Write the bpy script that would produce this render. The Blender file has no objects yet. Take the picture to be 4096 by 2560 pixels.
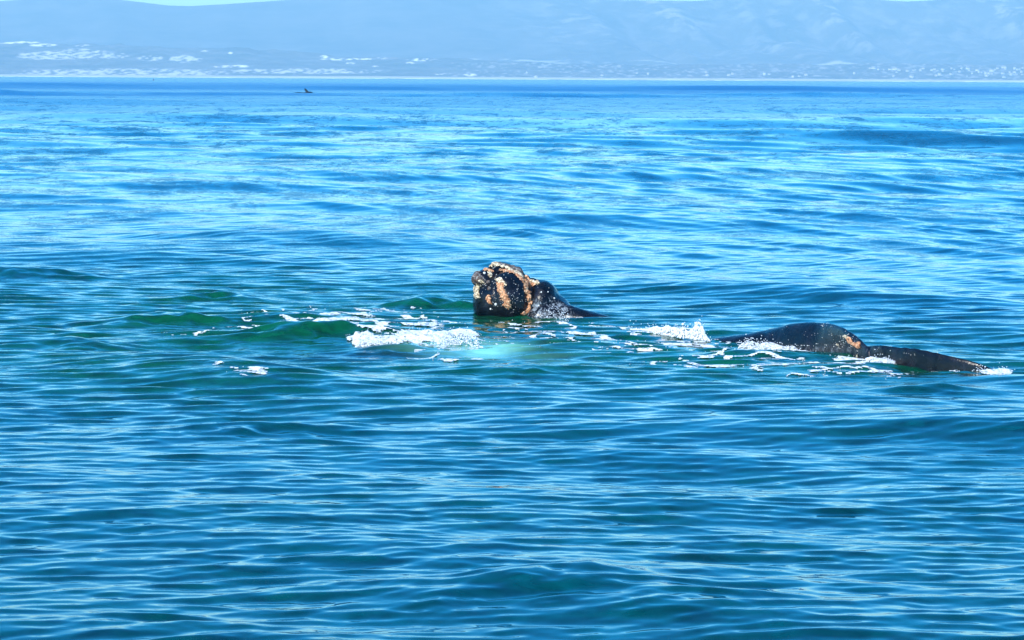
import bpy, bmesh, math
import numpy as np
from mathutils import Matrix, Vector

sc = bpy.context.scene
rad = math.radians
# ------------------------------------------------------------------ camera
F = 11378.0            # focal length in pixels of the 4096 wide photograph (100 mm)
H = 5.0                # eye height above the water, on the deck of a boat
PITCH, ROLL = 4.87, 0.32
cam_d = bpy.data.cameras.new('camera')
cam = bpy.data.objects.new('camera', cam_d)
sc.collection.objects.link(cam)
cam_d.sensor_width = 36.0
cam_d.lens = 100.0
cam_d.clip_start = 0.5
cam_d.clip_end = 60000.0
MC = Matrix.Translation((0, 0, H)) @ Matrix.Rotation(rad(90 - PITCH), 4, 'X') @ Matrix.Rotation(rad(ROLL), 4, 'Z')
cam.matrix_world = MC
sc.camera = cam
MCN = np.array(MC)
MINV = np.array(MC.inverted())
# ------------------------------------------------------------------ sky, sun, exposure
SUN_AZ = rad(214.0)      # clockwise from +Y: behind the camera, to the left
SUN_EL = rad(46.0)
w = bpy.data.worlds.new("World"); sc.world = w; w.use_nodes = True
nt = w.node_tree; nt.nodes.clear()
sky = nt.nodes.new('ShaderNodeTexSky'); sky.sky_type = 'NISHITA'; sky.sun_disc = False
sky.sun_elevation = SUN_EL; sky.sun_rotation = SUN_AZ
sky.altitude = 0; sky.air_density = 1.0; sky.dust_density = 1.0; sky.ozone_density = 4.0
hs = nt.nodes.new('ShaderNodeHueSaturation'); hs.inputs['Saturation'].default_value = 1.55; hs.inputs['Hue'].default_value = 0.5
tint = nt.nodes.new('ShaderNodeVectorMath'); tint.operation = 'MULTIPLY'; tint.inputs[1].default_value = (0.76, 1.03, 1.02)   # the clear blue sky of the day
bg = nt.nodes.new('ShaderNodeBackground'); bg.inputs['Strength'].default_value = 0.15
wo = nt.nodes.new('ShaderNodeOutputWorld')
nt.links.new(sky.outputs[0], hs.inputs['Color']); nt.links.new(hs.outputs[0], tint.inputs[0]); nt.links.new(tint.outputs[0], bg.inputs[0]); nt.links.new(bg.outputs[0], wo.inputs[0])
sl = bpy.data.lights.new('sun', 'SUN'); sl.energy = 2.5; sl.angle = rad(0.53); sl.color = (1.0, 0.95, 0.88)
so = bpy.data.objects.new('sun', sl); sc.collection.objects.link(so)
sd = Vector((math.sin(SUN_AZ) * math.cos(SUN_EL), math.cos(SUN_AZ) * math.cos(SUN_EL), math.sin(SUN_EL)))
so.rotation_euler = sd.to_track_quat('Z', 'Y').to_euler(); so.location = (-20, -30, 40)
sc.view_settings.view_transform = 'Standard'; sc.view_settings.look = 'None'
sc.view_settings.exposure = 1.25; sc.view_settings.gamma = 1.0
sc.cycles.use_denoising = True
sc.cycles.max_bounces = 6; sc.cycles.volume_bounces = 1; sc.cycles.sample_clamp_indirect = 6.0
HAZE_COL = (0.45, 0.75, 0.88); HAZE_DENS = 1.1e-4; HAZE_G = 0.0

# ------------------------------------------------------------------ helpers
def tag(o, label=None, cat=None, group=None, kind=None):
    if label: o['label'] = label
    if cat: o['category'] = cat
    if group: o['group'] = group
    if kind: o['kind'] = kind
    return o

def project(P):
    """world points -> pixels of the 4096x2560 photograph"""
    P = np.asarray(P, float)
    q = P @ MINV[:3, :3].T + MINV[:3, 3]
    return 2048 + F * q[..., 0] / -q[..., 2], 1280 - F * q[..., 1] / -q[..., 2]

def ground(px, py, z=0.0):
    """the place on the level z that the photograph shows at a pixel"""
    d = np.stack([(np.asarray(px, float) - 2048) / F, (1280 - np.asarray(py, float)) / F, -np.ones(np.shape(px))], -1)
    d = d @ MCN[:3, :3].T
    t = (z - H) / d[..., 2]
    return d[..., 0] * t, d[..., 1] * t

def mesh_from(name, V, Fc, mat, parent=None, smooth=True, attrs=None):
    V = np.asarray(V, np.float32); Fc = np.asarray(Fc, np.int32)
    me = bpy.data.meshes.new(name)
    n = Fc.shape[1]
    me.vertices.add(len(V)); me.vertices.foreach_set('co', V.ravel())
    me.loops.add(Fc.size); me.loops.foreach_set('vertex_index', Fc.ravel())
    me.polygons.add(len(Fc)); me.polygons.foreach_set('loop_start', np.arange(0, Fc.size, n, dtype=np.int32))
    me.update(calc_edges=True); me.validate()
    if smooth: me.polygons.foreach_set('use_smooth', np.ones(len(me.polygons), bool))
    for k, a in (attrs or {}).items():
        at = me.attributes.new(k, 'FLOAT', 'POINT'); at.data.foreach_set('value', np.asarray(a, np.float32))
    me.materials.append(mat)
    o = bpy.data.objects.new(name, me); sc.collection.objects.link(o)
    if parent: o.parent = parent
    return o

def _hash(i, j, k, seed):
    h = (i * 374761393 + j * 668265263 + k * 2147483647 + seed * 1274126177) & 0xffffffff
    h = ((h ^ (h >> 13)) * 1274126177) & 0xffffffff
    h = ((h ^ (h >> 16)) * 2246822519) & 0xffffffff
    return ((h ^ (h >> 15)) & 0xffffff) / float(0xffffff)

def vnoise(x, y, z=0.0, seed=0):
    x, y, z = np.broadcast_arrays(np.asarray(x, float), y, z)
    xi, yi, zi = (np.floor(a).astype(np.int64) for a in (x, y, z))
    fx, fy, fz = x - xi, y - yi, z - zi
    fx, fy, fz = (f * f * (3 - 2 * f) for f in (fx, fy, fz))
    r = 0
    for a in (0, 1):
        for b in (0, 1):
            for c in (0, 1):
                r = r + _hash(xi + a, yi + b, zi + c, seed) * (fx if a else 1 - fx) * (fy if b else 1 - fy) * (fz if c else 1 - fz)
    return r

def fbm(x, y, z=0.0, seed=0, octs=4):
    r, a, s = 0, 0.5, 0
    for i in range(octs):
        r = r + a * vnoise(x * 2 ** i, y * 2 ** i, z * 2 ** i if not np.isscalar(z) or z else 0.0, seed + i * 7); s += a; a *= 0.5
    return r / s

def sstep(a, b, x):
    t = np.clip((x - a) / (b - a), 0, 1); return t * t * (3 - 2 * t)

def icosphere(sub):
    bm = bmesh.new(); bmesh.ops.create_icosphere(bm, subdivisions=sub, radius=1)
    V = np.array([v.co[:] for v in bm.verts]); Fc = np.array([[v.index for v in f.verts] for f in bm.faces]); bm.free()
    return V, Fc

class NT:
    def __init__(s, name):
        s.m = bpy.data.materials.new(name); s.m.use_nodes = True; s.t = s.m.node_tree; s.t.nodes.clear()
        s.out = s.n('ShaderNodeOutputMaterial')
    def n(s, typ, ins=None, **kw):
        nd = s.t.nodes.new(typ)
        for k, v in kw.items(): setattr(nd, k, v)
        for k, v in (ins or {}).items():
            if hasattr(v, 'is_output') or isinstance(v, bpy.types.NodeSocket): s.t.links.new(v, nd.inputs[k])
            else: nd.inputs[k].default_value = v
        return nd
    def math(s, op, a, b=0.0, c=0.0, clamp=False):
        nd = s.n('ShaderNodeMath', {0: a, 1: b, 2: c}, operation=op, use_clamp=clamp); return nd.outputs[0]
    def ramp(s, fac, stops):
        nd = s.n('ShaderNodeValToRGB', {0: fac}); cr = nd.color_ramp
        while len(cr.elements) < len(stops): cr.elements.new(0.5)
        for e, (p, c) in zip(cr.elements, stops):
            e.position = p; e.color = (*c, 1) if len(c) == 3 else c
        return nd.outputs[0]
    def mix(s, f, a, b):
        nd = s.n('ShaderNodeMix', data_type='RGBA'); 
        for i, v in ((0, f), (6, a), (7, b)):
            if isinstance(v, bpy.types.NodeSocket): s.t.links.new(v, nd.inputs[i])
            else: nd.inputs[i].default_value = v if i == 0 else (*v, 1)
        return nd.outputs[2]
    def attr(s, name): return s.n('ShaderNodeAttribute', attribute_name=name).outputs['Fac']
    def coord(s, scale=(1, 1, 1), rot=(0, 0, 0)):
        c = s.n('ShaderNodeTexCoord').outputs['Object']
        return s.n('ShaderNodeMapping', {0: c, 2: rot, 3: scale}).outputs[0]
    def noise(s, vec, scale, detail=3, rough=0.5, dist=0.0):
        return s.n('ShaderNodeTexNoise', {'Vector': vec, 'Scale': scale, 'Detail': detail, 'Roughness': rough, 'Distortion': dist}).outputs[0]
    def bump(s, h, strength, dist, normal=None):
        ins = {'Height': h, 'Strength': strength, 'Distance': dist}
        if normal: ins['Normal'] = normal
        return s.n('ShaderNodeBump', ins).outputs[0]
    def principled(s, **kw):
        p = s.n('ShaderNodeBsdfPrincipled', {k.replace('_', ' '): v for k, v in kw.items()})
        s.t.links.new(p.outputs[0], s.out.inputs[0]); return p

# ------------------------------------------------------------------ materials
def mat_sea():
    m = NT('sea_water')
    co = m.coord((0.8, 1.0, 1.0), (0, 0, rad(-18)))
    p1 = m.noise(m.coord((0.17, 0.075, 1), (0, 0, rad(-6))), 1.0, 8, 0.95, 0.3)
    wind_sky_tint = m.attr('wind_sky_tint')
    patch = m.math('MAXIMUM', m.ramp(p1, [(0.475, (0.0,) * 3), (0.56, (1, 1, 1))]), wind_sky_tint)
    n1 = m.noise(co, 3.0, 3, 0.5, 0.4)
    lost = m.attr('lost')
    chop = m.attr('chop')
    s1 = m.math('MULTIPLY', m.math('MULTIPLY_ADD', chop, 0.8, 0.25), m.math('MULTIPLY_ADD', patch, 0.7, 0.3))
    b1 = m.bump(n1, s1, 0.035)
    rough = m.math('MULTIPLY_ADD', m.math('MULTIPLY', lost, m.math('MULTIPLY_ADD', patch, 1.0, 0.08)), 2.1, 0.02)
    green = m.attr('green'); milk = m.attr('milk'); dark = m.attr('sunk_whale')
    base = m.mix(green, (0.0, 0.038, 0.085), (0.0002, 0.036, 0.027))
    base = m.mix(wind_sky_tint, base, (0.0, 0.075, 0.22))  # wind-roughened far water, with the azure sky reflection painted into its colour
    vn = m.ramp(m.noise(m.coord((1.4, 2.2, 3)), 1.0, 4, 0.65, 0.8), [(0.35, (0.45,) * 3), (0.65, (1.35,) * 3)])
    base = m.mix(chop, base, (0.0008, 0.052, 0.019))
    base = m.n('ShaderNodeVectorMath', {0: base, 1: vn}, operation='MULTIPLY').outputs[0]
    base = m.mix(milk, base, (0.20, 0.54, 0.42))
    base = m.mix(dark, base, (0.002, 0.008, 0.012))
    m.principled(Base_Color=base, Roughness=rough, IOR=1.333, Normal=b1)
    return m.m

def mat_foam():
    m = NT('sea_foam_bubbles')
    n = m.noise(m.coord(), 28, 4, 0.65)
    base = m.ramp(n, [(0.3, (0.50, 0.56, 0.56)), (0.55, (0.76, 0.77, 0.77))])
    p = m.n('ShaderNodeBsdfPrincipled', {'Base Color': base, 'Roughness': 0.6, 'Normal': m.bump(n, 0.8, 0.03)})
    tr = m.n('ShaderNodeBsdfTransparent')
    n3 = m.noise(m.coord((1, .5, 1)), 14, 4, 0.7)
    al = m.math('MULTIPLY', m.attr('cover'), m.ramp(n3, [(0.36, (0.25,) * 3), (0.52, (1, 1, 1))]), clamp=True)
    mx = m.n('ShaderNodeMixShader', {0: al, 1: tr.outputs[0], 2: p.outputs[0]})
    m.t.links.new(mx.outputs[0], m.out.inputs[0])
    return m.m

def mat_spray():
    m = NT('white_spray')
    m.principled(Base_Color=(0.66, 0.68, 0.69, 1), Roughness=0.25, IOR=1.33)
    return m.m

def mat_whale():
    m = NT('wet_black_whale_skin')
    co = m.coord()
    n = m.noise(co, 3.0, 5, 0.6, 0.5)
    n2 = m.noise(co, 26, 4, 0.6)
    base = m.ramp(n, [(0.36, (0.0015, 0.0015, 0.003)), (0.52, (0.003, 0.003, 0.005)), (0.72, (0.011, 0.010, 0.016))])
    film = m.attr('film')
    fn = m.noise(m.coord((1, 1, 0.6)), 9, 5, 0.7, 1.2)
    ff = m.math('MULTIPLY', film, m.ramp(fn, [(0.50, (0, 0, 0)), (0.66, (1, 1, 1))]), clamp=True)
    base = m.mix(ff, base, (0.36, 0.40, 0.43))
    spot = m.n('ShaderNodeTexVoronoi', {'Vector': co, 'Scale': 9.0}).outputs['Distance']
    sm = m.math('MULTIPLY', m.ramp(spot, [(0.02, (1, 1, 1)), (0.05, (0, 0, 0))]), m.ramp(m.noise(co, 2.0, 2), [(0.5, (0, 0, 0)), (0.56, (1, 1, 1))]))
    base = m.mix(sm, base, (0.35, 0.32, 0.27))
    rough = m.ramp(m.noise(co, 5, 4), [(0.35, (0.14,) * 3), (0.7, (0.32,) * 3)])
    m.principled(Base_Color=base, Roughness=rough, IOR=1.34, Normal=m.bump(m.mix(0.35, n, n2), 0.55, 0.03))
    return m.m

def mat_callosity(name, c0, c1, c2):
    m = NT(name)
    co = m.coord()
    n = m.noise(co, 14, 4, 0.7)
    v = m.n('ShaderNodeTexVoronoi', {'Vector': co, 'Scale': 30.0}).outputs['Distance']
    base = m.ramp(n, [(0.35, c0), (0.5, c1), (0.66, c2)])
    base = m.mix(m.ramp(v, [(0.42, (0, 0, 0)), (0.7, (0.65,) * 3)]), base, (0.12, 0.05, 0.02))
    m.principled(Base_Color=base, Roughness=0.6, Normal=m.bump(v, 0.9, 0.03))
    return m.m

def plain(name, col, rough=0.6, **kw):
    m = NT(name)
    n = m.noise(m.coord(), 6, 4)
    base = m.ramp(n, [(0.3, tuple(c * 0.8 for c in col)), (0.7, col)])
    m.principled(Base_Color=base, Roughness=rough, **kw); return m.m

def mat_hills():
    m = NT('scrub_and_rock')
    co = m.coord()
    n = m.noise(co, 0.004, 6, 0.6); r = m.noise(co, 0.012, 5, 0.65)
    base = m.ramp(n, [(0.35, (0.035, 0.045, 0.03)), (0.65, (0.10, 0.095, 0.07))])
    rock_shade = m.attr('rock_shade'); sand = m.attr('sand')
    base = m.mix(m.math('MULTIPLY', rock_shade, m.ramp(r, [(0.48, (0, 0, 0)), (0.62, (1, 1, 1))])), base, (0.30, 0.27, 0.24))
    base = m.mix(sand, base, (0.82, 0.78, 0.70))
    m.principled(Base_Color=base, Roughness=0.95)
    return m.m

M_SEA, M_FOAM, M_SPRAY, M_WHALE, M_HILL = mat_sea(), mat_foam(), mat_spray(), mat_whale(), mat_hills()
M_ORANGE = mat_callosity('orange_lice_on_callosity', (0.46, 0.17, 0.07), (0.68, 0.31, 0.14), (0.80, 0.54, 0.32))
M_CREAM = mat_callosity('cream_callosity', (0.42, 0.30, 0.17), (0.75, 0.60, 0.38), (0.85, 0.78, 0.62))
M_GREY = mat_callosity('grey_callosity', (0.012, 0.012, 0.014), (0.05, 0.048, 0.05), (0.38, 0.36, 0.33))
M_BARN = plain('barnacle_shell', (0.72, 0.70, 0.64), 0.35)
M_WALL = plain('white_wall', (0.66, 0.65, 0.63), 0.8)
M_ROOF = plain('pale_roof', (0.36, 0.33, 0.31), 0.8)
M_GLASS = plain('window_glass', (0.04, 0.05, 0.06), 0.1)
M_SAND = plain('beach_sand', (0.48, 0.45, 0.41), 0.95)
M_BUOY = plain('black_buoy_paint', (0.015, 0.015, 0.018), 0.4)

# ------------------------------------------------------------------ the waves
rng = np.random.default_rng(11)
WAVES = []
def band(n, l0, l1, slope, a0, spread):
    lam = np.exp(rng.uniform(np.log(l0), np.log(l1), n)); k = 2 * np.pi / lam
    a = rad(a0) + rad(spread) * rng.standard_normal(n)
    s = slope * np.sqrt(2.0 / n) * rng.uniform(0.6, 1.4, n)
    for i in range(n): WAVES.append((k[i] * math.sin(a[i]), k[i] * math.cos(a[i]), s[i] / k[i], s[i], rng.uniform(0, 2 * np.pi), lam[i]))
band(8, 38, 90, 0.022, 0, 14)
band(30, 5, 18, 0.034, 20, 22)
band(60, 1.1, 5, 0.048, 14, 20)
band(130, 0.28, 0.95, 0.092, -3, 14)
band(50, 0.18, 0.35, 0.050, 0, 24)
N_MAIN = len(WAVES)
band(46, 0.9, 3.0, 0.070, 62, 6)        # oblique wavelets, only in the middle distance

# mounds and crests the whales push up: pixel of the foot, half width (px), height (m), near and far width (m)
RIDGES = [(1730, 1232, 190, 0.24, 0.40, 0.9), (1330, 1368, 330, 0.25, 0.42, 1.2), (1580, 1420, 210, 0.12, 0.35, 0.8),
          (1180, 1300, 260, 0.14, 0.5, 0.8), (680, 1305, 250, 0.17, 0.6, 0.9), (90, 1130, 260, 0.20, 0.8, 1.0),
          (900, 1215, 210, 0.13, 0.6, 0.8), (850, 1500, 520, 0.20, 1.9, 1.3), (3760, 1575, 200, 0.10, 0.35, 0.5), (3790, 1505, 230, -0.09, 0.5, 0.6),
          (3350, 1490, 220, 0.08, 0.4, 0.5), (1010, 1712, 380, 0.13, 0.7, 1.2), (2150, 2350, 620, 0.11, 0.9, 1.2),
          (3050, 1440, 260, 0.07, 0.4, 0.5), (2100, 1500, 300, 0.09, 0.6, 0.8), (300, 1390, 240, 0.12, 0.6, 0.8),
          (3350, 1180, 700, 0.22, 1.8, 3.0), (2700, 900, 800, 0.30, 3.0, 5.0), (1300, 960, 700, 0.30, 2.5, 4.5),
          (400, 560, 500, 0.35, 6.0, 9.0)]
R_W = []
for (px, py, hw, h, wf, wb) in RIDGES:
    x0, y0 = ground(px, py); x1, _ = ground(px + hw, py)
    R_W.append((float(x0), float(y0), float(x1 - x0), h, wf, wb))

def px_blob(px, py, cx, cy, rx, ry, p=1.0):
    return np.exp(-(((px - cx) / rx) ** 2 + ((py - cy) / ry) ** 2) * p)

def ocean(U, V, dx, dy):
    """positions of the sea surface for undisturbed places U, V; dx, dy = size of the mesh cells there"""
    sh = U.shape
    px, py = project(np.stack([U, V, np.zeros(sh)], -1))
    calm_whale = 1 - 0.8 * (np.exp(-((U - 1.0) / 12) ** 2 - ((V - 55) / 9) ** 2))
    chop = np.clip(px_blob(px, py, 1100, 1250, 1500, 210) + px_blob(px, py, 2900, 1440, 1300, 110) + 0.8 * px_blob(px, py, 600, 1480, 900, 130), 0, 1)
    group = 0.55 + 0.9 * fbm(U / 9.0 + V / 22.0, V / 7.0, seed=3, octs=2)
    X = U.copy(); Y = V.copy(); Z = np.zeros(sh); lost = np.zeros(sh)
    obl = sstep(58, 74, V) * (1 - sstep(150, 300, V)) * (.35 + .65 * sstep(-14, 4, U)) * (1 - .5 * chop)
    for iw, (kx, ky, a, s, ph, lam) in enumerate(WAVES):
        eff = abs(kx) * dx + abs(ky) * dy
        att = np.clip((2.5 - eff) / 1.2, 0, 1)
        rows = np.where(att.max(axis=1) > 0)[0]
        lost += (s * s / 2) * (1 - att * att)
        if len(rows) == 0: continue
        r0, r1 = rows[0], rows[-1] + 1
        th = (kx * U[r0:r1] + ky * V[r0:r1] + ph).astype(np.float32)
        A = a * att[r0:r1]
        if iw >= N_MAIN: A = A * obl[r0:r1] * group[r0:r1]
        elif lam > 5: A = A * calm_whale[r0:r1] * (1 + 1.2 * sstep(80, 300, V[r0:r1]))
        elif lam > 1.3: A = A * (1 - 0.25 * chop[r0:r1]) * group[r0:r1] * (1 - .22 * sstep(68, 125, V[r0:r1]) - .42 * obl[r0:r1])
        else: A = A * (1 + 0.75 * chop[r0:r1]) * (0.5 + 0.5 * group[r0:r1]) * (1 - .25 * sstep(68, 125, V[r0:r1]) - .5 * obl[r0:r1])
        sn, cs = np.sin(th), np.cos(th)
        Z[r0:r1] += A * cs
        q = 0.8 / math.hypot(kx, ky)
        X[r0:r1] -= A * q * kx * sn; Y[r0:r1] -= A * q * ky * sn
    wob = (fbm(U / 1.3, V / 3.0 + 3.1, seed=21, octs=4) - 0.5)
    rip = (fbm(U / .45 + V / 1.5, V / .33, seed=23, octs=3) - .5)
    for i, (x0, y0, hw, h, wf, wb) in enumerate(R_W):
        e = np.exp(-((U - x0) / hw) ** 2)
        if wf > 1.2:      # broad smooth swells
            t = V - y0 - 1.6 * wf * (fbm(U / 9.0, 0 * V + i, seed=70, octs=2) - .5) + 0.6 * wf * (U - x0) / hw
            Z += h * e * np.exp(-(t / np.where(t < 0, wf, wb)) ** 2); continue
        t = V - (y0 + wb * 0.35) - wob * min(wf, .6) * 2.6 - rip * min(wf, .5) * 1.0 * (wf < 1) + 0.25 * wf * ((U - x0) / hw) ** 2
        Z += h * e * np.exp(-(t / np.where(t < 0, wf, wb)) ** 2) * (0.35 + 1.3 * fbm(U / 0.8, V / 0.8, seed=40 + i, octs=3))
    # two long swells rolling in far out
    v0 = 1190 + 90 * (fbm(U / 170, 0 * V + .5, seed=66, octs=2) - .5); t = V - v0
    Z += (0.6 + 1.1 * fbm(U / 110, 0 * V + 2.5, seed=67, octs=2)) * np.exp(-(t / np.where(t < 0, 26, 60)) ** 2)
    v0 = 770 + 80 * (fbm(U / 90, 0 * V + .5, seed=68, octs=2) - .5); t = V - v0
    Z += .9 * sstep(10, 110, U) * np.exp(-(t / np.where(t < 0, 16, 40)) ** 2)
    return X, Y, Z, np.sqrt(lost), px, py, chop

# rows: fine near the boat, coarser towards the far shore
ys = [13.0]
while ys[-1] < 8060:
    D = ys[-1]; st = max(0.04, D * D / 56890 * 2.2)
    if D < 74: st = min(st, 0.085)
    elif D < 280: st = D * D / 56890 * 1.1
    ys.append(D + st)
ys = np.unique(np.concatenate([ys, np.arange(1110, 1270, 7.0), np.arange(715, 820, 5.0)])); NC = 620
us = np.linspace(-1, 1, NC)
hwid = 3.0 + 0.235 * ys + 0.12 * np.maximum(0, ys - 600)
U = hwid[:, None] * us[None, :]; V = np.repeat(ys[:, None], NC, 1)
dyv = np.gradient(ys)[:, None]; dxv = (hwid * 2 / (NC - 1))[:, None]
X, Y, Z, lost, px, py, chop = ocean(U, V, dxv, dyv)
edge = sstep(7600, 8000, ys)[:, None]; Z = Z * (1 - edge)
gn = fbm(U / 1.5, V / 2.5, seed=5, octs=3)
green = np.clip(1.0 * px_blob(px, py, 1500, 1290, 900, 110) + 1.0 * px_blob(px, py, 2900, 1440, 1100, 90) + 0.75 * sstep(800, 1900, py) + 0.1, 0, 1) * (0.6 + 0.6 * gn)
milk = px_blob(px, py, 1940, 1408, 160, 28) * 1.05 + 0.45 * px_blob(px, py, 1700, 1400, 150, 30) + 0.15 * px_blob(px, py, 2200, 1440, 130, 20)
milk = np.clip(milk * (0.15 + 1.4 * fbm(U / 0.5, V / 0.5, seed=8, octs=5) ** 1.3), 0, 1)
sunk_whale = np.clip(px_blob(px, py, 1450, 1428, 300, 16) * .9 + 0.4 * px_blob(px, py, 900, 1460, 420, 45), 0, 1)  # dark tint of a whale's back lying just below the surface
wv = fbm(U / 260, V * 0 + 1.7, seed=61, octs=2) - .5
wind_sky_tint = .5 * sstep(560, 400, py) + 1.0 * np.exp(-((py - 352 - (px - 2048) * .0055) / 10) ** 2) + .8 * np.exp(-((py - (372 + 40 * wv)) / 5) ** 2) * sstep(2300, 3300, px) + .7 * np.exp(-((py - (380 + 20 * wv)) / 4) ** 2) * sstep(1700, 900, px)
ii = np.arange(len(ys) - 1)[:, None] * NC + np.arange(NC - 1)[None, :]
quads = np.stack([ii, ii + 1, ii + NC + 1, ii + NC], -1).reshape(-1, 4)
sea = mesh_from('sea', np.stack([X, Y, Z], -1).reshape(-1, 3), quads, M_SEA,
                attrs={'lost': lost.ravel(), 'chop': chop.ravel(), 'wind_sky_tint': np.clip(wind_sky_tint * 1.3, 0, 1).ravel(), 'green': np.clip(green, 0, 1).ravel(), 'milk': milk.ravel(), 'sunk_whale': sunk_whale.ravel()})
tag(sea, 'rippled blue and green sea reaching from the boat to the far shore', kind='structure')
print('sea verts', len(ys) * NC)
del U, V, X, Y, Z, quads

# ------------------------------------------------------------------ far land
def terrain(name, xs, yv, hf, attrf, label):
    A, B = np.meshgrid(xs, yv)
    Zt = hf(A, B)
    n = len(xs); ii = np.arange(len(yv) - 1)[:, None] * n + np.arange(n - 1)[None, :]
    q = np.stack([ii, ii + 1, ii + n + 1, ii + n], -1).reshape(-1, 4)
    at = attrf(A, B, Zt) if attrf else {}
    o = mesh_from(name, np.stack([A, B, Zt], -1).reshape(-1, 3), q, M_HILL if attrf else M_SAND, attrs={k: np.clip(v, 0, 1).ravel() for k, v in at.items()})
    tag(o, label, kind='structure'); return o

SKY_X = [-2500, -800, -200, 0, 100, 250, 400, 508, 592, 677, 762, 931, 1100, 1185, 1500, 1900, 2175, 2471, 2767, 2852, 3000, 3180, 3300, 3420, 3529, 3615, 3698, 3825, 3910, 3995, 4096, 4500, 6000]
SKY_Y = [60, 40, 14, 8, 1, -8, -5, 5, 15, 25, 27, 17, 6, 1, -10, -8, 0, 3, 7, 2, -14, -30, -18, 0, 4, 9, 5, -4, 1, 4, -3, -30, 20]
YR = 12000.0
def world_prof(xpx, ypx, D):
    xw = (np.array(xpx) - 2048) / F * D
    yh = 311 + (np.array(xpx) - 2048) * 0.00558
    return xw, (yh - np.array(ypx)) / F * D + H
MX, MZ = world_prof(SKY_X, SKY_Y, YR)
def mount_h(A, B):
    top = np.interp(A, MX, MZ)
    t = (B - 9700) / (YR - 9700)
    prof = np.where(t < 1, 0.12 * np.clip(t, 0, 1) + 0.88 * np.clip(t, 0, 1) ** 1.5, 1 - 0.3 * (t - 1) ** 2 * 4)
    right = sstep(-200, 1100, A)
    rav = np.abs(fbm(A / 420 + B / 1700, B / 2600, seed=2, octs=3) - 0.5) * 2
    rav2 = np.abs(fbm(A / 150 + B / 900, B / 1500, seed=9, octs=3) - 0.5) * 2
    dent = (0.60 * (1 - rav * 2.2).clip(0, 1) + 0.14 * (1 - rav2 * 2.5).clip(0, 1)) * (0.25 + 0.75 * right)
    env = np.clip(t, 0, 1) * (1 - np.clip(t, 0, 1)) * 4
    return top * prof * (1 - dent * env) - 5 * (t < 0.02)
def mount_attr(A, B, Z):
    t = (B - 9700) / (YR - 9700)
    rav = np.abs(fbm(A / 420 + B / 1700, B / 2600, seed=2, octs=3) - 0.5) * 2
    rock_shade = (0.25 + 1.1 * sstep(0.12, 0.4, rav)) * sstep(0.3, 0.8, t) * sstep(-300, 1000, A) + 0.12  # bare rock; ridges light and gullies dark, painting ravine shading into the colour
    sand = 0.8 * sstep(0.60, 0.70, fbm(A / 90, B / 60, seed=31, octs=3)) * (t < 0.35) * (A > -600) * 0.5
    return {'rock_shade': rock_shade, 'sand': sand}
terrain('mountain', np.linspace(-3600, 3600, 420), np.linspace(9600, 13500, 130), mount_h, mount_attr, 'long hazy blue mountain ridge behind the far shore')

DUX = [-2500, 0, 200, 420, 700, 980, 1200, 1450, 1700, 1900, 2300, 2800, 3400, 4096, 6000]
DUY = [175, 168, 178, 184, 196, 203, 214, 232, 236, 246, 262, 262, 262, 255, 250]
DX_, DZ_ = world_prof(DUX, DUY, 9200.0)
def dune_h(A, B):
    top = np.interp(A, DX_, DZ_)
    t = np.clip((B - 8230) / (9200 - 8230), 0, 1.3)
    bumps = (fbm(A / 110, B / 160, seed=14, octs=4) - 0.5)
    base = top * np.where(t < 1, t ** 1.1, 1 - (t - 1) * 1.2)
    return 3.0 + base * (1 + 0.28 * bumps) + bumps * 6 * t
SANDS = [(60, 168, 90, 7), (170, 180, 50, 5), (330, 182, 28, 4), (190, 222, 110, 16), (330, 215, 90, 20), (450, 222, 60, 12), (600, 232, 45, 10), (740, 236, 60, 14),
         (1290, 228, 20, 6), (1350, 237, 60, 4), (1450, 235, 40, 4), (1530, 232, 18, 4), (1690, 239, 55, 5), (1400, 254, 16, 4), (1640, 252, 14, 4), (1760, 296, 25, 4),
         (920, 265, 80, 5), (820, 205, 12, 4), (920, 212, 8, 4), (500, 290, 400, 14), (1200, 285, 300, 10), (1500, 266, 12, 3), (1880, 300, 25, 5)]
def dune_attr(A, B, Z):
    px, py = project(np.stack([A, B, Z], -1))
    s = np.zeros(A.shape)
    nz = fbm(px / 14.0, py / 4.0, seed=77, octs=5)
    for i, (cx, cy, rx, ry) in enumerate(SANDS):
        a = 1.0 if i not in (3, 4, 5, 6, 7, 19, 20) else 0.62
        s = np.maximum(s, a * sstep(0.18, 0.42, px_blob(px, py, cx, cy, rx, ry) * np.clip((nz - .47) * 7 + .3, 0, 1)))
    s = np.maximum(s, 0.3 * sstep(0.60, 0.68, nz) * (py > 250) * (px > 1800))
    return {'sand': s, 'rock_shade': np.full(A.shape, 0.25)}
terrain('dune_hills', np.linspace(-3800, 3800, 1200), np.linspace(8220, 9600, 200), dune_h, dune_attr, 'low scrubby coastal hills with bare white sand patches')
def beach_h(A, B): return (B - 8040) / 190 * 6.0 - 0.6 + 1.2 * fbm(A / 60, B / 30, seed=4, octs=2)
terrain('beach', np.linspace(-3800, 3800, 400), np.linspace(8040, 8240, 14), beach_h, None, 'pale sand beach along the far shore')

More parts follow.
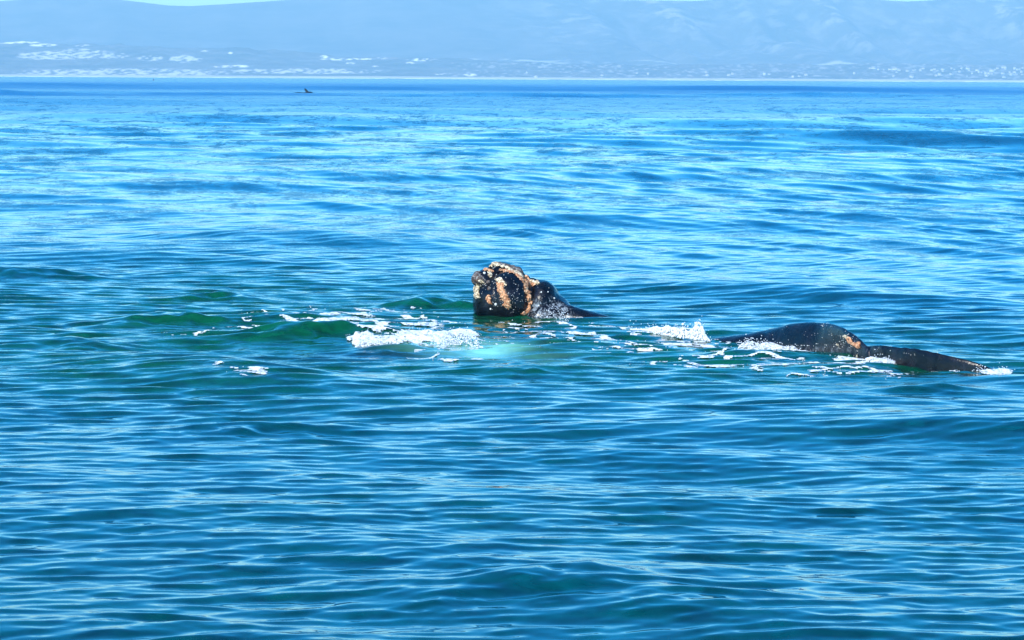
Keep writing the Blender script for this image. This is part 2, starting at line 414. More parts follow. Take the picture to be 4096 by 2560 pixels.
# breakers along the far beach
Vt, Ft = icosphere(2)
def blobs(name, C, R, mat, parent=None, tmpl=None, jitter=0.3, seed=1):
    V0, F0 = tmpl or (Vt, Ft)
    r = np.random.default_rng(seed); n = len(C)
    R = np.asarray(R, float); R = R if R.ndim == 2 else np.repeat(R[:, None], 3, 1)
    J = 1 + jitter * (r.random((n, len(V0), 1)) - 0.5)
    P = C[:, None, :] + V0[None] * R[:, None, :] * J
    Fc = F0[None] + (np.arange(n) * len(V0))[:, None, None]
    return mesh_from(name, P.reshape(-1, 3), Fc.reshape(-1, 3), mat, parent)
r = np.random.default_rng(5)
n = 420
bx = r.uniform(-2300, 2300, n); by = r.uniform(7960, 8050, n)
keep = fbm(bx / 130, by / 40, seed=6, octs=3) > np.interp(bx, [-2300, 0, 300, 2300], [0.30, 0.42, 0.52, 0.52])
bx, by = bx[keep], by[keep]
surf = blobs('surf', np.stack([bx, by, np.full(len(bx), 0.2)], -1), np.stack([r.uniform(12, 45, len(bx)), r.uniform(3, 8, len(bx)), r.uniform(0.4, 1.8, len(bx))], -1), M_SPRAY)
tag(surf, 'line of white surf breaking on the far beach', kind='stuff')

# ------------------------------------------------------------------ houses of the far town
def box(cx, cy, cz, sx, sy, sz):
    v = np.array([[x, y, z] for x in (-.5, .5) for y in (-.5, .5) for z in (0, 1)], float) * (sx, sy, sz) + (cx, cy, cz)
    f = [[0, 1, 3, 2], [4, 6, 7, 5], [0, 4, 5, 1], [2, 3, 7, 6], [0, 2, 6, 4], [1, 5, 7, 3]]
    return v, np.array(f)
def join(parts):
    V, Fs, o = [], [], 0
    for v, f in parts: V.append(v); Fs.append(f + o); o += len(v)
    return np.concatenate(V), np.concatenate(Fs)
def build_house(wd, dp, ht, rise):
    root = bpy.data.objects.new('house', None); sc.collection.objects.link(root)
    v, f = box(0, 0, -1.5, wd, dp, ht + 1.5); mesh_from('wall', v, f, M_WALL, root, smooth=False)
    e = 0.5
    rv = np.array([[-wd / 2 - e, -dp / 2 - e, ht + .05], [wd / 2 + e, -dp / 2 - e, ht + .05], [wd / 2 + e, dp / 2 + e, ht + .05], [-wd / 2 - e, dp / 2 + e, ht + .05],
                   [-wd / 2 - e, 0, ht + rise], [wd / 2 + e, 0, ht + rise], [-wd / 2 - e, 0, ht + rise], [wd / 2 + e, 0, ht + rise]])
    rf = np.array([[0, 1, 5, 4], [2, 3, 6, 7], [0, 4, 6, 3], [1, 2, 7, 5], [3, 2, 1, 0]]); mesh_from('roof', rv, rf, M_ROOF, root, smooth=False)
    for i in (-0.28, 0.28):
        v, f = box(wd * i, -dp / 2 - .03, ht * 0.38, 1.6, .1, 1.2); mesh_from('window', v, f, M_GLASS, root, smooth=False)
    return root
HG = 'white houses of the far shore town'
kinds = [build_house(11, 9, 4.2, 3.2), build_house(16, 9, 5.5, 3.4), build_house(9, 8, 7.0, 2.4)]
hr = np.random.default_rng(9)
spots = [(3470, 274), (3485, 275), (3503, 279), (3525, 279), (3548, 279), (3572, 280), (3585, 281), (3619, 285), (3648, 280), (3669, 277), (3671, 284), (3715, 282), (3738, 282), (3760, 285),
         (3800, 296), (3805, 278), (3828, 288), (3834, 276), (3864, 280), (3896, 283), (3903, 289), (3915, 289), (3956, 295), (3966, 280), (3977, 275), (4002, 272), (4025, 290), (4030, 297), (4034, 300), (4044, 276), (4045, 298), (4062, 278), (4073, 290), (4075, 298), (4080, 272)]
for _ in range(40): spots.append((hr.uniform(3560, 4180), hr.uniform(272, 312)))
for _ in range(16): spots.append((hr.uniform(2080, 3560), hr.uniform(286, 314)))
for i, (hx, hy) in enumerate(spots):
    # slide along the view ray of the spot until it meets the hillside
    Ds = np.linspace(8260, 9180, 60)
    X_ = (hx - 2048) / F * Ds; zr = H - (hy - 311 - (hx - 2048) * 0.00558) / F * Ds
    j = np.argmin(np.abs(dune_h(X_, Ds) + 2 - zr))
    k = kinds[i % 3]
    if i < 3: root = k
    else:
        root = k.copy(); sc.collection.objects.link(root)
        for ch in k.children:
            c = ch.copy(); c.parent = root; sc.collection.objects.link(c)
    s = hr.uniform(0.4, 1.0)
    root.location = (X_[j], Ds[j], float(dune_h(X_[j:j + 1], Ds[j:j + 1])[0])); root.scale = (s, s, s)
    root.rotation_euler = (0, 0, hr.uniform(-0.6, 0.6))
    tag(root, 'tiny white house on the hazy far shore below the mountain', 'house', HG)

# ------------------------------------------------------------------ whale bodies
def smin(a, b, k):
    h = np.clip(0.5 + 0.5 * (b - a) / k, 0, 1); return b * (1 - h) + a * h - k * h * (1 - h)
def ell(P, c, r):
    q = (P - np.array(c)) ; k0 = np.linalg.norm(q / np.array(r), axis=-1); k1 = np.linalg.norm(q / np.array(r) ** 2, axis=-1)
    return k0 * (k0 - 1) / np.maximum(k1, 1e-6)
def cone(P, a, b, ra, rb):
    a, b = np.array(a), np.array(b); ab = b - a
    t = np.clip(((P - a) @ ab) / (ab @ ab), 0, 1)
    return np.linalg.norm(P - a - t[..., None] * ab, axis=-1) - (ra + (rb - ra) * t)

def polyline_mask(px, py, pts, wd):
    """distance mask round a polyline, 1 on the line and 0.5 at wd/2"""
    d = np.full(px.shape, 1e9); pts = np.array(pts, float)
    if len(pts) == 1: d = np.hypot(px - pts[0][0], py - pts[0][1])
    for a, b in zip(pts[:-1], pts[1:]):
        ab = b - a; t = np.clip(((px - a[0]) * ab[0] + (py - a[1]) * ab[1]) / (ab @ ab), 0, 1)
        d = np.minimum(d, np.hypot(px - a[0] - t * ab[0], py - a[1] - t * ab[1]))
    return 1 - d / wd

def vnormals(P, Fc):
    N = np.zeros_like(P)
    for tri in ([0, 1, 2],) if Fc.shape[1] == 3 else ([0, 1, 2], [0, 2, 3]):
        a, b, c = (P[Fc[:, i]] for i in tri); nn = np.cross(b - a, c - a)
        for i in tri: 
            for ax in range(3): N[:, ax] += np.bincount(Fc[:, i], nn[:, ax], len(P))
    return N / np.maximum(np.linalg.norm(N, axis=1, keepdims=True), 1e-9)

def crust(parent, P, Fc, N, mask, mat, thick=0.03, seed=1, label=None, origin=None):
    """a raised crust of callosity lying on the skin where mask > 0.5"""
    fm = mask[Fc].mean(1) > 0.5
    if fm.sum() < 4: return None
    sub = Fc[fm]; idx, inv = np.unique(sub, return_inverse=True); sub = inv.reshape(sub.shape)
    q, nn, mk = P[idx], N[idx], mask[idx]
    lum = fbm(q[:, 0] * 22, q[:, 1] * 22, q[:, 2] * 22, seed=seed, octs=2)
    h = sstep(0.46, 0.66, mk) * (0.25 + 1.4 * lum) * thick + 0.003
    o = mesh_from('callosity', q + nn * h[:, None], sub, mat, parent, attrs={'film': np.zeros(len(q))})
    if label: o['label'] = label
    return o

c1 = lambda x, y: (1800 + x / 3.457, 980 + y / 3.457)      # coordinates read off enlargements of the photograph
c3 = lambda x, y: (2800 + x / 3.457, 1240 + y / 3.457)
c4 = lambda x, y: (3300 + x / 3.103, 1280 + y / 3.103)

# --- the whale that lifts its head
O = np.array([float(v) for v in ground(2040, 1262)] + [0.0])
SC = O[1] / 60.0 * 1.0
def head_sdf(P):
    d = ell(P, (-.06, .02, .24), (.60, .70, .71))
    d = smin(d, ell(P, (-.47, .12, .28), (.32, .5, .60)), .07)
    d = smin(d, ell(P, (-.62, -.05, .76), (.17, .2, .18)), .05)
    d = smin(d, ell(P, (-.49, .10, .83), (.20, .25, .17)), .06)
    d = smin(d, cone(P, (-.34, .15, .96), (.16, .22, .90), .13, .13), .06)
    d = smin(d, cone(P, (.16, .22, .90), (.42, .2, .66), .10, .10), .05)
    d = smin(d, ell(P, (.68, .06, .16), (.40, .58, .60)), .05)
    d = smin(d, cone(P, (.48, .1, .70), (.72, .12, .64), .10, .09), .05)
    d = smin(d, ell(P, (.92, .02, -.02), (.42, .5, .46)), .10)
    d = smin(d, ell(P, (.74, -.48, -.06), (.44, .26, .30)), .05)
    d = smin(d, cone(P, (1.0, -.25, -.04), (2.5, -.85, -.46), .35, .38), .12)
    d = smin(d, ell(P, (1.0, .2, -.85), (2.2, .9, .7)), .2)
    # the folds that run down the chin
    d += .018 * np.exp(-((P[..., 0] + .30 + .10 * (P[..., 2] - .4)) / .035) ** 2) * (P[..., 2] < .8)
    d += .012 * np.exp(-((P[..., 0] - .12 - .25 * (P[..., 2] - .4) ** 2) / .03) ** 2) * (P[..., 2] < .8)
    d += .030 * np.exp(-((P[..., 0] - .345 + .10 * (P[..., 2] - .35) ** 2) / .045) ** 2) * (P[..., 2] > -.1)
    return d
V0, F0 = icosphere(7)
cen = np.array((.35, .0, -.15))
dirs = V0 * (1.5, .8, 1.0); dirs /= np.linalg.norm(dirs, axis=1, keepdims=True)
lo = np.full(len(dirs), 0.05); 
for t in np.linspace(.1, 3.2, 70):
    inside = head_sdf(cen + dirs * t) < 0
    lo = np.where(inside, t, lo)
hi = lo + 3.1 / 69
for _ in range(8):
    mid = (lo + hi) / 2; ins = head_sdf(cen + dirs * mid[:, None]) < 0
    lo = np.where(ins, mid, lo); hi = np.where(ins, hi, mid)
P = cen + dirs * lo[:, None]
N = vnormals(P, F0)
P = P + N * ((fbm(P[:, 0] * 5, P[:, 1] * 5, P[:, 2] * 5, seed=12, octs=3) - .5) * .035)[:, None]
PW = P * SC + O
px, py = project(PW)
front = N[:, 1] < 0.25
pxn = px + 7 * (fbm(px / 9, py / 9, seed=51, octs=2) - .5) * 2; pyn = py + 7 * (fbm(px / 9, py / 9, seed=52, octs=2) - .5) * 2
def M1(pts, wd, nz=0.5):
    m = polyline_mask(pxn, pyn, [c1(*p) for p in pts], wd * 1.22 / 3.457)
    m = m + nz * (fbm(px / 5.0, py / 5.0, seed=60 + len(pts), octs=3) - .5)
    return np.where(front, m, 0)
grey = np.maximum(M1([(370, 420), (360, 500), (400, 470)], 95, .9), M1([(620, 250), (720, 245), (850, 300), (930, 340), (1000, 400)], 42, .8))
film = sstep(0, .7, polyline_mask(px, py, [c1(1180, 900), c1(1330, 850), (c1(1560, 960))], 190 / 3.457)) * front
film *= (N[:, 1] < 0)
whale = bpy.data.objects.new('whale', None); sc.collection.objects.link(whale); whale.location = O
tag(whale, 'black right whale raising its lumpy head with orange crusts above the water', 'whale', 'whales at the surface')
LP = PW - O
body = mesh_from('body', LP, F0, M_WHALE, whale, attrs={'film': film * .8})
crust(whale, LP, F0, N, M1([(560, 285), (620, 275), (700, 290), (800, 315), (900, 360), (960, 410), (1010, 450)], 34), M_CREAM, .03, 1, 'cream crust under the black top ridge of the head')
crust(whale, LP, F0, N, M1([(470, 345), (600, 355), (750, 352), (870, 372), (950, 430), (1000, 490), (1030, 520)], 26), M_ORANGE, .022, 2, 'orange crust band over the brow')
crust(whale, LP, F0, N, M1([(1045, 450), (1060, 540), (1050, 640), (1085, 700), (1110, 800), (1090, 890), (1020, 960)], 46, .35), M_ORANGE, .045, 3, 'long orange crust running down the groove of the head')
crust(whale, LP, F0, N, M1([(700, 560), (700, 630), (740, 700), (770, 760), (795, 840)], 78, .8), M_ORANGE, .04, 4, 'large orange crust patch in the middle of the head')
crust(whale, LP, F0, N, M1([(690, 480), (730, 540)], 60, 1.0), M_CREAM, .03, 5, 'pale barnacle crust above the large orange patch')
crust(whale, LP, F0, N, M1([(545, 370), (548, 440)], 44, .6), M_CREAM, .03, 6, 'small cream crust below the brow')
crust(whale, LP, F0, N, M1([(450, 490), (400, 560), (375, 620), (380, 700)], 62, .9), M_CREAM, .04, 7, 'cream crust along the left edge of the head')
crust(whale, LP, F0, N, M1([(535, 710), (550, 790)], 46, .8), M_ORANGE, .03, 8, 'small orange crust low on the left of the head')
crust(whale, LP, F0, N, M1([(1110, 500), (1210, 520)], 40, .5), M_CREAM, .03, 9, 'smooth cream crust on the rear bump')
crust(whale, LP, F0, N, M1([(1060, 470), (1110, 540), (1160, 545)], 40, .7), M_ORANGE, .03, 10, 'orange crust beside the rear bump')
crust(whale, LP, F0, N, grey, M_GREY, .03, 11, 'grey barnacled crust on the snout and top ridge')

def pick(pxv, pyv, P, N, tx, ty):
    d = np.hypot(pxv - tx, pyv - ty) + (N[:, 1] > 0.1) * 1e5
    i = np.argmin(d); return P[i], N[i]
knob_v, knob_f = icosphere(3)
def knob(tx, ty, rr, lab=None):
    p, nn = pick(px, py, LP, N, tx, ty)
    q = knob_v * rr * (1 + .25 * (vnoise(knob_v[:, 0] * 3 + tx, knob_v[:, 1] * 3, knob_v[:, 2] * 3, 5)[:, None] - .5))
    q = q - np.outer(np.maximum(knob_v @ nn - .6, 0), nn) * rr * .9      # a flat mouth facing outward
    return mesh_from('barnacle', q + p, knob_f, M_GREY if rr > .03 else M_BARN, whale, attrs={'film': np.zeros(len(q))})
for (x, y, rr) in [(545, 607, .045), (530, 510, .042), (595, 705, .032), (625, 820, .028), (560, 880, .02), (1440, 740, .02), (1260, 650, .016), (1360, 652, .014), (480, 385, .03), (445, 470, .035)]:
    knob(*c1(x, y), rr)
lr = np.random.default_rng(3); LC, LR = [], []
for (cx, cy, sx, sy, nn_, rr) in [(700, 520, 55, 50, 60, .010), (890, 690, 35, 60, 26, .009), (800, 800, 80, 90, 40, .008), (640, 850, 40, 40, 14, .008), (850, 560, 120, 160, 40, .006), (440, 620, 30, 60, 20, .008),
                                  (1280, 620, 60, 40, 14, .007), (540, 340, 60, 20, 16, .009), (1140, 940, 60, 40, 18, .009), (650, 620, 60, 120, 30, .008), (1050, 780, 80, 160, 30, .007), (390, 480, 35, 60, 26, .010)]:
    for _ in range(int(nn_ * .55)):
        tx, ty = c1(cx + sx * lr.standard_normal(), cy + sy * lr.standard_normal())
        p, n_ = pick(px, py, LP, N, tx, ty); LC.append(p + n_ * .004); LR.append(rr * lr.uniform(.4, 1.1))
o = blobs('small_barnacles', np.array(LC), LR, M_BARN, whale, tmpl=icosphere(1)); o['kind'] = 'stuff'

# --- the whale whose arched back and flipper show on the right
ST = [  # px, py of the back's outline, py of the waterline, half thickness, depth offset
    (2700, 1420, 1356, .12, .45), (2760, 1385, 1357, .25, .45), (2835, 1357, 1359, .36, .42), (2900, 1346, 1364, .42, .40), (2945, 1341, 1368, .46, .38), (3000, 1333, 1371, .50, .34), (3060, 1322, 1375, .52, .3),
    (3100, 1312, 1380, .53, .3), (3147, 1300, 1386, .54, .25), (3205, 1290, 1393, .54, .2), (3263, 1287, 1400, .53, .15), (3321, 1293, 1412, .5, .1), (3378, 1313, 1428, .45, .05), (3422, 1341, 1438, .38, .02),
    (3451, 1366, 1446, .30, .08), (3472, 1384, 1452, .22, .20), (3484, 1383, 1454, .17, .28), (3500, 1379, 1458, .15, .30), (3526, 1378, 1462, .14, .30), (3606, 1387, 1474, .13, .26), (3687, 1400, 1484, .12, .2), (3783, 1424, 1492, .10, .14),
    (3850, 1440, 1497, .085, .1), (3900, 1457, 1500, .07, .06), (3940, 1477, 1501, .05, .04), (3962, 1493, 1501, .03, .02), (3975, 1504, 1502, .012, .0)]
ST = np.array(ST, float); ST[-5:, 0] += (6, 14, 22, 28, 34); ST[-7:, 1] -= 5
NS = 260; pi = np.interp(np.linspace(0, 1, NS), np.linspace(0, 1, len(ST)), ST[:, 0])
kern = np.array([1, 2, 3, 2, 1.]) / 9
def smooth(a):
    for _ in range(3): a = np.convolve(np.pad(a, 2, mode='edge'), kern, 'valid')
    return a
yt, yw, rr_, off = (smooth(np.interp(pi, ST[:, 0], ST[:, j])) for j in (1, 2, 3, 4))
gx, gy = ground(pi, yw)
s_ = F / gy
ztop = (yw - yt) / s_ - np.tan(rad(4.9)) * (off)
cz = -np.minimum(.25, rr_ * .8); rz = np.maximum(ztop - cz, .02)
NTH = 96
th = np.linspace(0, 2 * np.pi, NTH, endpoint=False)
ct, st_ = np.cos(th), np.sin(th)
cyl = gy + off * .6 + rr_ * .2
G = np.stack([np.repeat(gx[:, None], NTH, 1), cyl[:, None] + rr_[:, None] * np.sign(ct) * np.abs(ct) ** .95, cz[:, None] + np.where(st_ > 0, rz[:, None], (rr_ * 1.6)[:, None]) * np.sign(st_) * np.abs(st_) ** .95], -1)
O2 = np.array([float(gx[120]), float(gy[120]), 0.0])
Pb = G.reshape(-1, 3)
ii = np.arange(NS - 1)[:, None] * NTH + np.arange(NTH)[None, :]; jj = np.arange(NS - 1)[:, None] * NTH + (np.arange(NTH)[None, :] + 1) % NTH
Fb = np.stack([ii, ii + NTH, jj + NTH, jj], -1).reshape(-1, 4)
caps = [[k, (k + 1) % NTH, (k + 1) % NTH, k] for k in range(0)]
Nb = vnormals(Pb, Fb)
Nb *= np.sign((Nb * (Pb - np.repeat(np.stack([gx, cyl, cz], -1), NTH, 0))).sum(1).mean())
bx_, by_ = project(Pb)
nzb = (fbm(Pb[:, 0] * 3, Pb[:, 1] * 3, Pb[:, 2] * 3, seed=22, octs=4) - .5)
ribs = np.where(bx_ > 3590, .006 * np.sin(bx_ / 7.0 + 3 * nzb) * (bx_ < 3760), 0)
Pb = Pb + Nb * (nzb * .035 * (1 - .6 * sstep(3450, 3900, bx_)) + ribs)[:, None]
whale2 = bpy.data.objects.new('whale', None); sc.collection.objects.link(whale2); whale2.location = O2
tag(whale2, 'black whale at right showing an arched back and a long tapering flipper', 'whale', 'whales at the surface')
LB = Pb - O2
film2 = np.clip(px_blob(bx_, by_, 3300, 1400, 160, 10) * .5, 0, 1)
mesh_from('body', LB, Fb, M_WHALE, whale2, attrs={'film': film2})
Tb = np.concatenate([Fb[:, [0, 1, 2]], Fb[:, [0, 2, 3]]])
frb = Nb[:, 1] < 0.3
def M3(pts, wd, nz=.7):
    m = polyline_mask(bx_ + 5 * nzb * 4, by_, [c3(*p) for p in pts], wd / 3.457) + nz * (fbm(bx_ / 5.0, by_ / 5.0, seed=71, octs=3) - .5)
    return np.where(frb, m, 0)
crust(whale2, LB, Tb, Nb, M3([(2080, 400), (2110, 450), (2180, 510), (2200, 470)], 54, 1.0), M_ORANGE, .03, 12, 'orange crust patch near the end of the back')
crust(whale2, LB, Tb, Nb, M3([(2010, 360), (2090, 395)], 34, 1.0), M_CREAM, .02, 13, 'pale crust patch above the orange one')
crust(whale2, LB, Tb, Nb, M3([(2170, 620), (2185, 650)], 30, .7), M_CREAM, .02, 14, 'small tan crust low on the back')
crust(whale2, LB, Tb, Nb, M3([(1880, 470), (1930, 500), (1990, 440)], 22, 1.3), M_CREAM, .02, 15, 'scattered pale flecks on the back')
LC, LR = [], []
for (cx, cy, sx, sy, nn_, rr) in [(2000, 380, 50, 40, 26, .009), (1950, 480, 60, 40, 20, .008), (1800, 350, 120, 90, 16, .006), (2150, 500, 60, 80, 20, .008), (1400, 330, 260, 90, 16, .006), (2650, 560, 120, 60, 8, .008), (3100, 600, 260, 40, 9, .008), (1750, 200, 60, 20, 8, .008), (1450, 490, 300, 15, 30, .01)]:
    for _ in range(nn_):
        tx, ty = c3(cx + sx * lr.standard_normal(), cy + sy * lr.standard_normal())
        p, n_ = pick(bx_, by_, LB, Nb, tx, ty); LC.append(p + n_ * .003); LR.append(rr * lr.uniform(.4, 1.1))
o = blobs('small_barnacles', np.array(LC), LR, M_BARN, whale2, tmpl=icosphere(1)); o['kind'] = 'stuff'

# --- a third whale far out, its flipper in the air
def skin(name, verts, edges, radii, mat, parent, sub=2):
    me = bpy.data.meshes.new(name); me.from_pydata(verts, edges, []); me.update()
    o = bpy.data.objects.new(name, me); sc.collection.objects.link(o)
    md = o.modifiers.new('skin', 'SKIN')
    for v, (ra, rb) in zip(me.skin_vertices[0].data if me.skin_vertices else [], radii): v.radius = (ra, rb)
    ss = o.modifiers.new('sub', 'SUBSURF'); ss.levels = sub; ss.render_levels = sub
    me.materials.append(mat); o.parent = parent; return o
dx0, dy0 = (float(v) for v in ground(1232, 380))
w3 = bpy.data.objects.new('whale', None); sc.collection.objects.link(w3); w3.location = (dx0, dy0, 0.3)
tag(w3, 'small distant whale near the horizon holding one slim dark flipper in the air', 'whale', 'whales at the surface')
def loft(path, radii, nth=24, flat=1.0):
    path = np.array(path, float); radii = np.array(radii, float)
    T = np.gradient(path, axis=0); T /= np.linalg.norm(T, axis=1, keepdims=True)
    B = np.array([0, 1.0, 0]); R = []
    for p, t, (a, b) in zip(path, T, radii):
        n2 = np.cross(t, B); n2 /= np.linalg.norm(n2)
        for k in range(nth):
            an = 2 * np.pi * k / nth; R.append(p + n2 * a * math.cos(an) + B * b * math.sin(an))
    n_ = len(path); Fl = []
    for i in range(n_ - 1):
        for k in range(nth): Fl.append([i * nth + k, i * nth + (k + 1) % nth, (i + 1) * nth + (k + 1) % nth, (i + 1) * nth + k])
    return np.array(R), np.array(Fl)
xs_ = np.linspace(-5.2, 1.3, 30)
zt = np.interp(xs_, [-5.2, -4, -2.8, -1.4, -.8, -.2, .6, 1.0, 1.3], [-.25, .0, .22, .10, .12, .35, .38, .22, -.1])
v1, f1 = loft(np.stack([xs_, 0 * xs_, zt - .42], -1), np.stack([np.full(30, .7), np.full(30, .8)], -1) * np.interp(xs_, [-5.2, -4.6, 1.0, 1.3], [.2, 1, 1, .3])[:, None])
tt = np.linspace(0, 1, 12)
v2, f2 = loft(np.stack([.1 - 1.05 * tt, 0 * tt, .2 + 1.25 * tt], -1), np.stack([.34 * (1 - tt ** 3 * .7), .14 * (1 - tt * .6)], -1))
mesh_from('body', *join([(v1, f1), (v2, f2)]), M_WHALE, w3)

# --- buoy
bx0, by0 = (float(v) for v in ground(614, 322))
bu = bpy.data.objects.new('buoy', None); sc.collection.objects.link(bu); bu.location = (bx0, by0, 0)
tag(bu, 'tiny dark pointed buoy floating close to the horizon at far left', 'buoy')
zz = np.array([-.6, -.2, .3, .8, 1.0, 1.1, 2.2]); rb = np.array([.5, 1.0, 1.15, 1.0, .8, .45, .05])
an = np.linspace(0, 2 * np.pi, 24, endpoint=False)
vb = np.stack([rb[:, None] * np.cos(an), rb[:, None] * np.sin(an), np.repeat(zz[:, None], 24, 1)], -1)
def ring_faces(a, b): return [[i * 24 + k, i * 24 + (k + 1) % 24, (i + 1) * 24 + (k + 1) % 24, (i + 1) * 24 + k] for i in range(a, b) for k in range(24)]
mesh_from('float', vb[:5].reshape(-1, 3), np.array(ring_faces(0, 4)), M_BUOY, bu)
mesh_from('top_cone', vb[4:].reshape(-1, 3), np.array(ring_faces(0, 2)), M_BUOY, bu)

# ------------------------------------------------------------------ foam lying on the water
gxs = np.arange(-7.2, 9.6, 0.022); gys = np.arange(45.0, 66.0, 0.045)
U, V = np.meshgrid(gxs, gys)
dyf = np.interp(gys, ys, np.gradient(ys))[:, None]; dxf = ((3.0 + 0.235 * gys) * 2 / (NC - 1))[:, None]
X, Y, Z, _, px, py, _ = ocean(U, V, dxf, dyf)
LACE = [(1930, 1200, 1, 1, 0), (1500, 1350, 200, 14, .9), (2150, 1300, 160, 18, .8), (3700, 1500, 140, 10, .7), (1380, 1290, 360, 38, 1.05), (1640, 1305, 220, 24, .8), (1100, 1322, 220, 22, .8), (760, 1352, 240, 10, .35), (1750, 1438, 150, 14, .85), (1000, 1523, 95, 13, .85), (900, 1500, 60, 6, .5),
        (2230, 1288, 120, 20, .85), (2350, 1335, 330, 26, .8), (2620, 1385, 420, 30, .82), (3000, 1460, 400, 34, .85), (3350, 1495, 330, 26, .95), (3620, 1490, 160, 18, .6), (2900, 1420, 250, 25, .5),
        (1750, 1385, 260, 30, .75), (1950, 1450, 110, 10, .5), (3700, 1300, 1, 1, 0), (2100, 1350, 260, 14, .5), (1860, 1192, 40, 4, .4)]
DENSE = [(1540, 1388, 150, 20, 1.0, .14), (1700, 1370, 130, 16, .9, .09), (1830, 1350, 95, 18, 1.0, .12), (1440, 1372, 70, 12, .8, .08), (1330, 1308, 130, 8, .75, .03), (2700, 1322, 110, 9, .8, .06), (3110, 1392, 110, 13, 1.0, .14), (3200, 1404, 90, 9, .85, .08), (3525, 1462, 75, 14, 1.0, .14), (3400, 1448, 90, 8, .8, .05), (3990, 1508, 70, 9, 1.0, .07)]
ws = U + .35 * (fbm(U / .6, V / 1.1, seed=88, octs=3) - .5); wt = V + 1.0 * (fbm(U / .9, V / 1.5, seed=89, octs=3) - .5)
rid = 1 - np.abs(2 * fbm(ws / .95 + wt * .25, wt / .48, seed=90, octs=4) - 1) * 4.0
blot = fbm(U / .42, V / .45, seed=92, octs=4)
lace = np.zeros(U.shape); dense = np.zeros(U.shape); lift = np.zeros(U.shape)
for (cx, cy, rx, ry, a) in LACE:
    lace = np.maximum(lace, a * np.minimum(1, 1.25 * px_blob(px, py, cx, cy, rx, ry)))
for (cx, cy, rx, ry, a, hh) in DENSE:
    e = np.minimum(1.15, 1.5 * px_blob(px, py, cx, cy, rx, ry)) * a
    dense = np.maximum(dense, e); lift = np.maximum(lift, e * hh)
fine = fbm(U / .07, V / .16, seed=97, octs=2)
mask = np.maximum((rid + .55 * (blot - .5)) - (1.14 - .80 * lace) * (lace > .05) - 9 * (lace <= .05), dense * (.35 + .9 * blot + .55 * fine) - .66)
fr = mask > 0
lum = fbm(U * 5, V * 3, seed=94, octs=2)
X2 = X; Zf = Z + .010 + .006 * np.clip(mask * 6, 0, 1) + lift * .45 * (.1 + 1.5 * lum ** 1.5) * np.clip(mask * 5, 0, 1)
n = len(gxs); ii = np.arange(len(gys) - 1)[:, None] * n + np.arange(n - 1)[None, :]
q = np.stack([ii, ii + 1, ii + n + 1, ii + n], -1).reshape(-1, 4)
q = q[fr.ravel()[q].sum(1) >= 3]
idx, inv = np.unique(q, return_inverse=True); q = inv.reshape(q.shape)
Vf = np.stack([X2, Y, Zf], -1).reshape(-1, 3)[idx]
foam = mesh_from('sea_foam', Vf, q, M_FOAM, attrs={'cover': np.clip(.5 + mask * 8, .3, 1).ravel()[idx]}); tag(foam, 'white lacy foam and froth drifting round the whales', kind='stuff')
print('foam faces', len(q))
# loose bubbles on top of the froth
fidx = np.where((mask > -.12).ravel() & (np.maximum(lace * .7, dense).ravel() > .22))[0]
fr_ = np.random.default_rng(8); pickb = fr_.choice(fidx, 900)
PB = np.stack([X, Y, Z + lift * .8 + .01], -1).reshape(-1, 3)[pickb]
o = blobs('foam_bubbles', PB, fr_.uniform(.004, .011, len(PB)), M_SPRAY, tmpl=icosphere(1)); tag(o, 'loose white bubbles round the foam', kind='stuff')

# ------------------------------------------------------------------ splashes thrown up by the whales
def splash(label, outline, base, depth, n, rmin, rmax, drops=(), seed=1, big=True):
    """outline: (px, py) of the splash's upper edge; base: py of its foot at each end"""
    rr = np.random.default_rng(seed); ou = np.array(outline, float)
    x0, x1 = ou[0, 0], ou[-1, 0]
    n = int(n * 1.8)
    pxs = rr.uniform(x0, x1, n * 3); top = np.interp(pxs, ou[:, 0], ou[:, 1]); bot = np.interp(pxs, [x0, x1], base)
    wgt = np.clip((bot - top) / np.max(bot - top), .03, 1); kp = rr.random(n * 3) < wgt; pxs, top, bot = pxs[kp][:n], top[kp][:n], bot[kp][:n]
    h = rr.random(len(pxs)) ** .85
    gx, gy = ground(pxs, bot + 3)
    s = F / gy
    hz = (bot - top) / s * h
    thick = depth * (1 - .75 * h)
    nz_ = fbm(pxs / 9.0, h * 5, seed=seed + 30, octs=3)
    kp = nz_ > .30 + .16 * h - .2 * (rr.random(len(pxs)) < .12)
    pxs, bot, top, h, gx, gy, hz, thick = (a_[kp] for a_ in (pxs, bot, top, h, gx, gy, hz, thick))
    C = np.stack([gx, gy + thick * (rr.random(len(pxs)) - .5) * 2, hz - rmin], -1)
    R = rr.uniform(rmin, rmax, len(pxs)) * (1 - .35 * h) * .6
    R3 = np.stack([R, R, R * rr.uniform(.9, 1.7, len(R))], -1)
    root = bpy.data.objects.new('splash', None); sc.collection.objects.link(root)
    O_ = C.mean(0) * (1, 1, 0); root.location = O_
    tag(root, label, 'splash')
    a = blobs('spray', C - O_, R3, M_SPRAY, root, jitter=.45, seed=seed); a['kind'] = 'stuff'
    D = []
    DR = []
    for (dx_, dy_, r_) in drops:
        gx, gy = ground(dx_, np.interp(dx_, [x0, x1], base)); s = F / gy
        D.append((gx, gy, (np.interp(dx_, [x0, x1], base) - dy_) / s)); DR.append(r_)
    m = 60
    fx = rr.uniform(x0 - 8, x1 + 8, m); ft = np.interp(fx, ou[:, 0], ou[:, 1]) - rr.exponential(7, m); fb = np.interp(fx, [x0, x1], base)
    gx, gy = ground(fx, fb); 
    D += list(zip(gx, gy, (fb - ft) / (F / gy))); DR += list(rr.uniform(.004, .011, m))
    d = blobs('droplets', np.array(D, float) - O_, DR, M_SPRAY, root, seed=seed + 1, jitter=.1); d['kind'] = 'stuff'
    return root
c5 = lambda x, y: (2500 + x / 6.05, 1240 + y / 6.05)
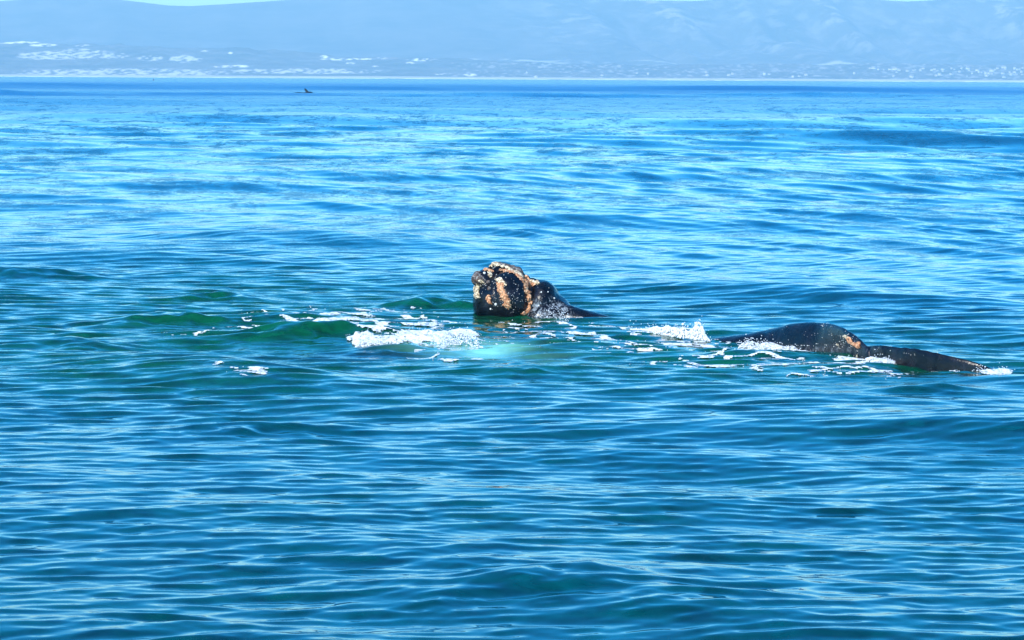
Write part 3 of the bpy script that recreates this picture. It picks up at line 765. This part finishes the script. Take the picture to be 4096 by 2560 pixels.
splash('tall white splash standing between the two near whales', [c5(130, 430), c5(250, 420), c5(500, 430), c5(640, 385), c5(770, 362), c5(860, 400), c5(920, 395), c5(980, 345), c5(1060, 345), c5(1130, 400), c5(1200, 395), c5(1270, 435), c5(1370, 430), c5(1395, 370), c5(1440, 360), c5(1470, 440), c5(1500, 480), c5(1600, 420), c5(1680, 370), c5(1695, 270), c5(1740, 255), c5(1820, 270), c5(1845, 340), c5(1890, 370), c5(1930, 430), c5(1925, 500), c5(1960, 570), c5(2010, 650), c5(2060, 720)],
       (1316, 1360), .12, 2600, .012, .034, [(c5(1400, 350)[0], c5(0, 345)[1], .03), (c5(1520, 390)[0], c5(0, 392)[1], .016)], 1)
splash('low frothy splash along the foot of the arched back', [c3(530, 500), c3(580, 440), c3(650, 405), c3(720, 415), c3(800, 440), c3(900, 470), c3(960, 490), c3(1050, 515), c3(1100, 505), c3(1180, 530), c3(1300, 580), c3(1400, 620)], (1392, 1426), .18, 700, .010, .028, (), 2)
splash('frothy splash where the flipper meets the arched back', [c4(470, 530), c4(560, 510), c4(660, 492), c4(760, 486), c4(800, 515), c4(850, 545), c4(915, 595)], (1462, 1476), .15, 420, .010, .028, (), 3)
splash('small splash with flying drops at the tip of the flipper', [c4(1840, 672), c4(1900, 650), c4(1960, 655), c4(2040, 675), c4(2100, 650), c4(2140, 625), c4(2180, 645), c4(2230, 715)], (1504, 1514), .12, 260, .008, .02,
       [(c4(2160, 0)[0], c4(0, 600)[1], .012), (c4(2185, 0)[0], c4(0, 610)[1], .010), (c4(2220, 0)[0], c4(0, 592)[1], .009), (c4(1985, 0)[0], c4(0, 580)[1], .012), (c4(2010, 0)[0], c4(0, 610)[1], .012)], 4)
c6 = lambda x, y: (600 + x / 1.4235, 1180 + y / 1.4235)
splash('white breaking splash on the green wave left of centre', [c6(1170, 285), c6(1200, 245), c6(1240, 250), c6(1290, 238), c6(1320, 255), c6(1380, 250), c6(1420, 280), c6(1480, 275), c6(1520, 300)], (1398, 1404), .25, 700, .010, .03, (), 5)
splash('rounded white froth heap left of the milky green patch', [c6(1620, 260), c6(1680, 235), c6(1740, 222), c6(1820, 215), c6(1870, 235), c6(1875, 265), c6(1890, 290)], (1382, 1392), .3, 480, .010, .028, (), 6)
splash('thin splash of running water at the foot of the raised head', [c1(1150, 940), c1(1220, 900), c1(1330, 930), c1(1450, 930), c1(1560, 900), c1(1600, 990), c1(1650, 1030)], (1268, 1284), .12, 160, .006, .018, (), 7)

# ------------------------------------------------------------------ haze
hz = NT('thin_sea_haze')
pv = hz.n('ShaderNodeVolumePrincipled', {'Color': (*HAZE_COL, 1), 'Density': HAZE_DENS, 'Anisotropy': HAZE_G})
hz.t.links.new(pv.outputs[0], hz.out.inputs['Volume'])
v, f = box(0, 7000, -8, 14400, 14800, 398)
hazeo = mesh_from('haze', v, f, hz.m, smooth=False); tag(hazeo, 'thin blue sea haze', kind='stuff')
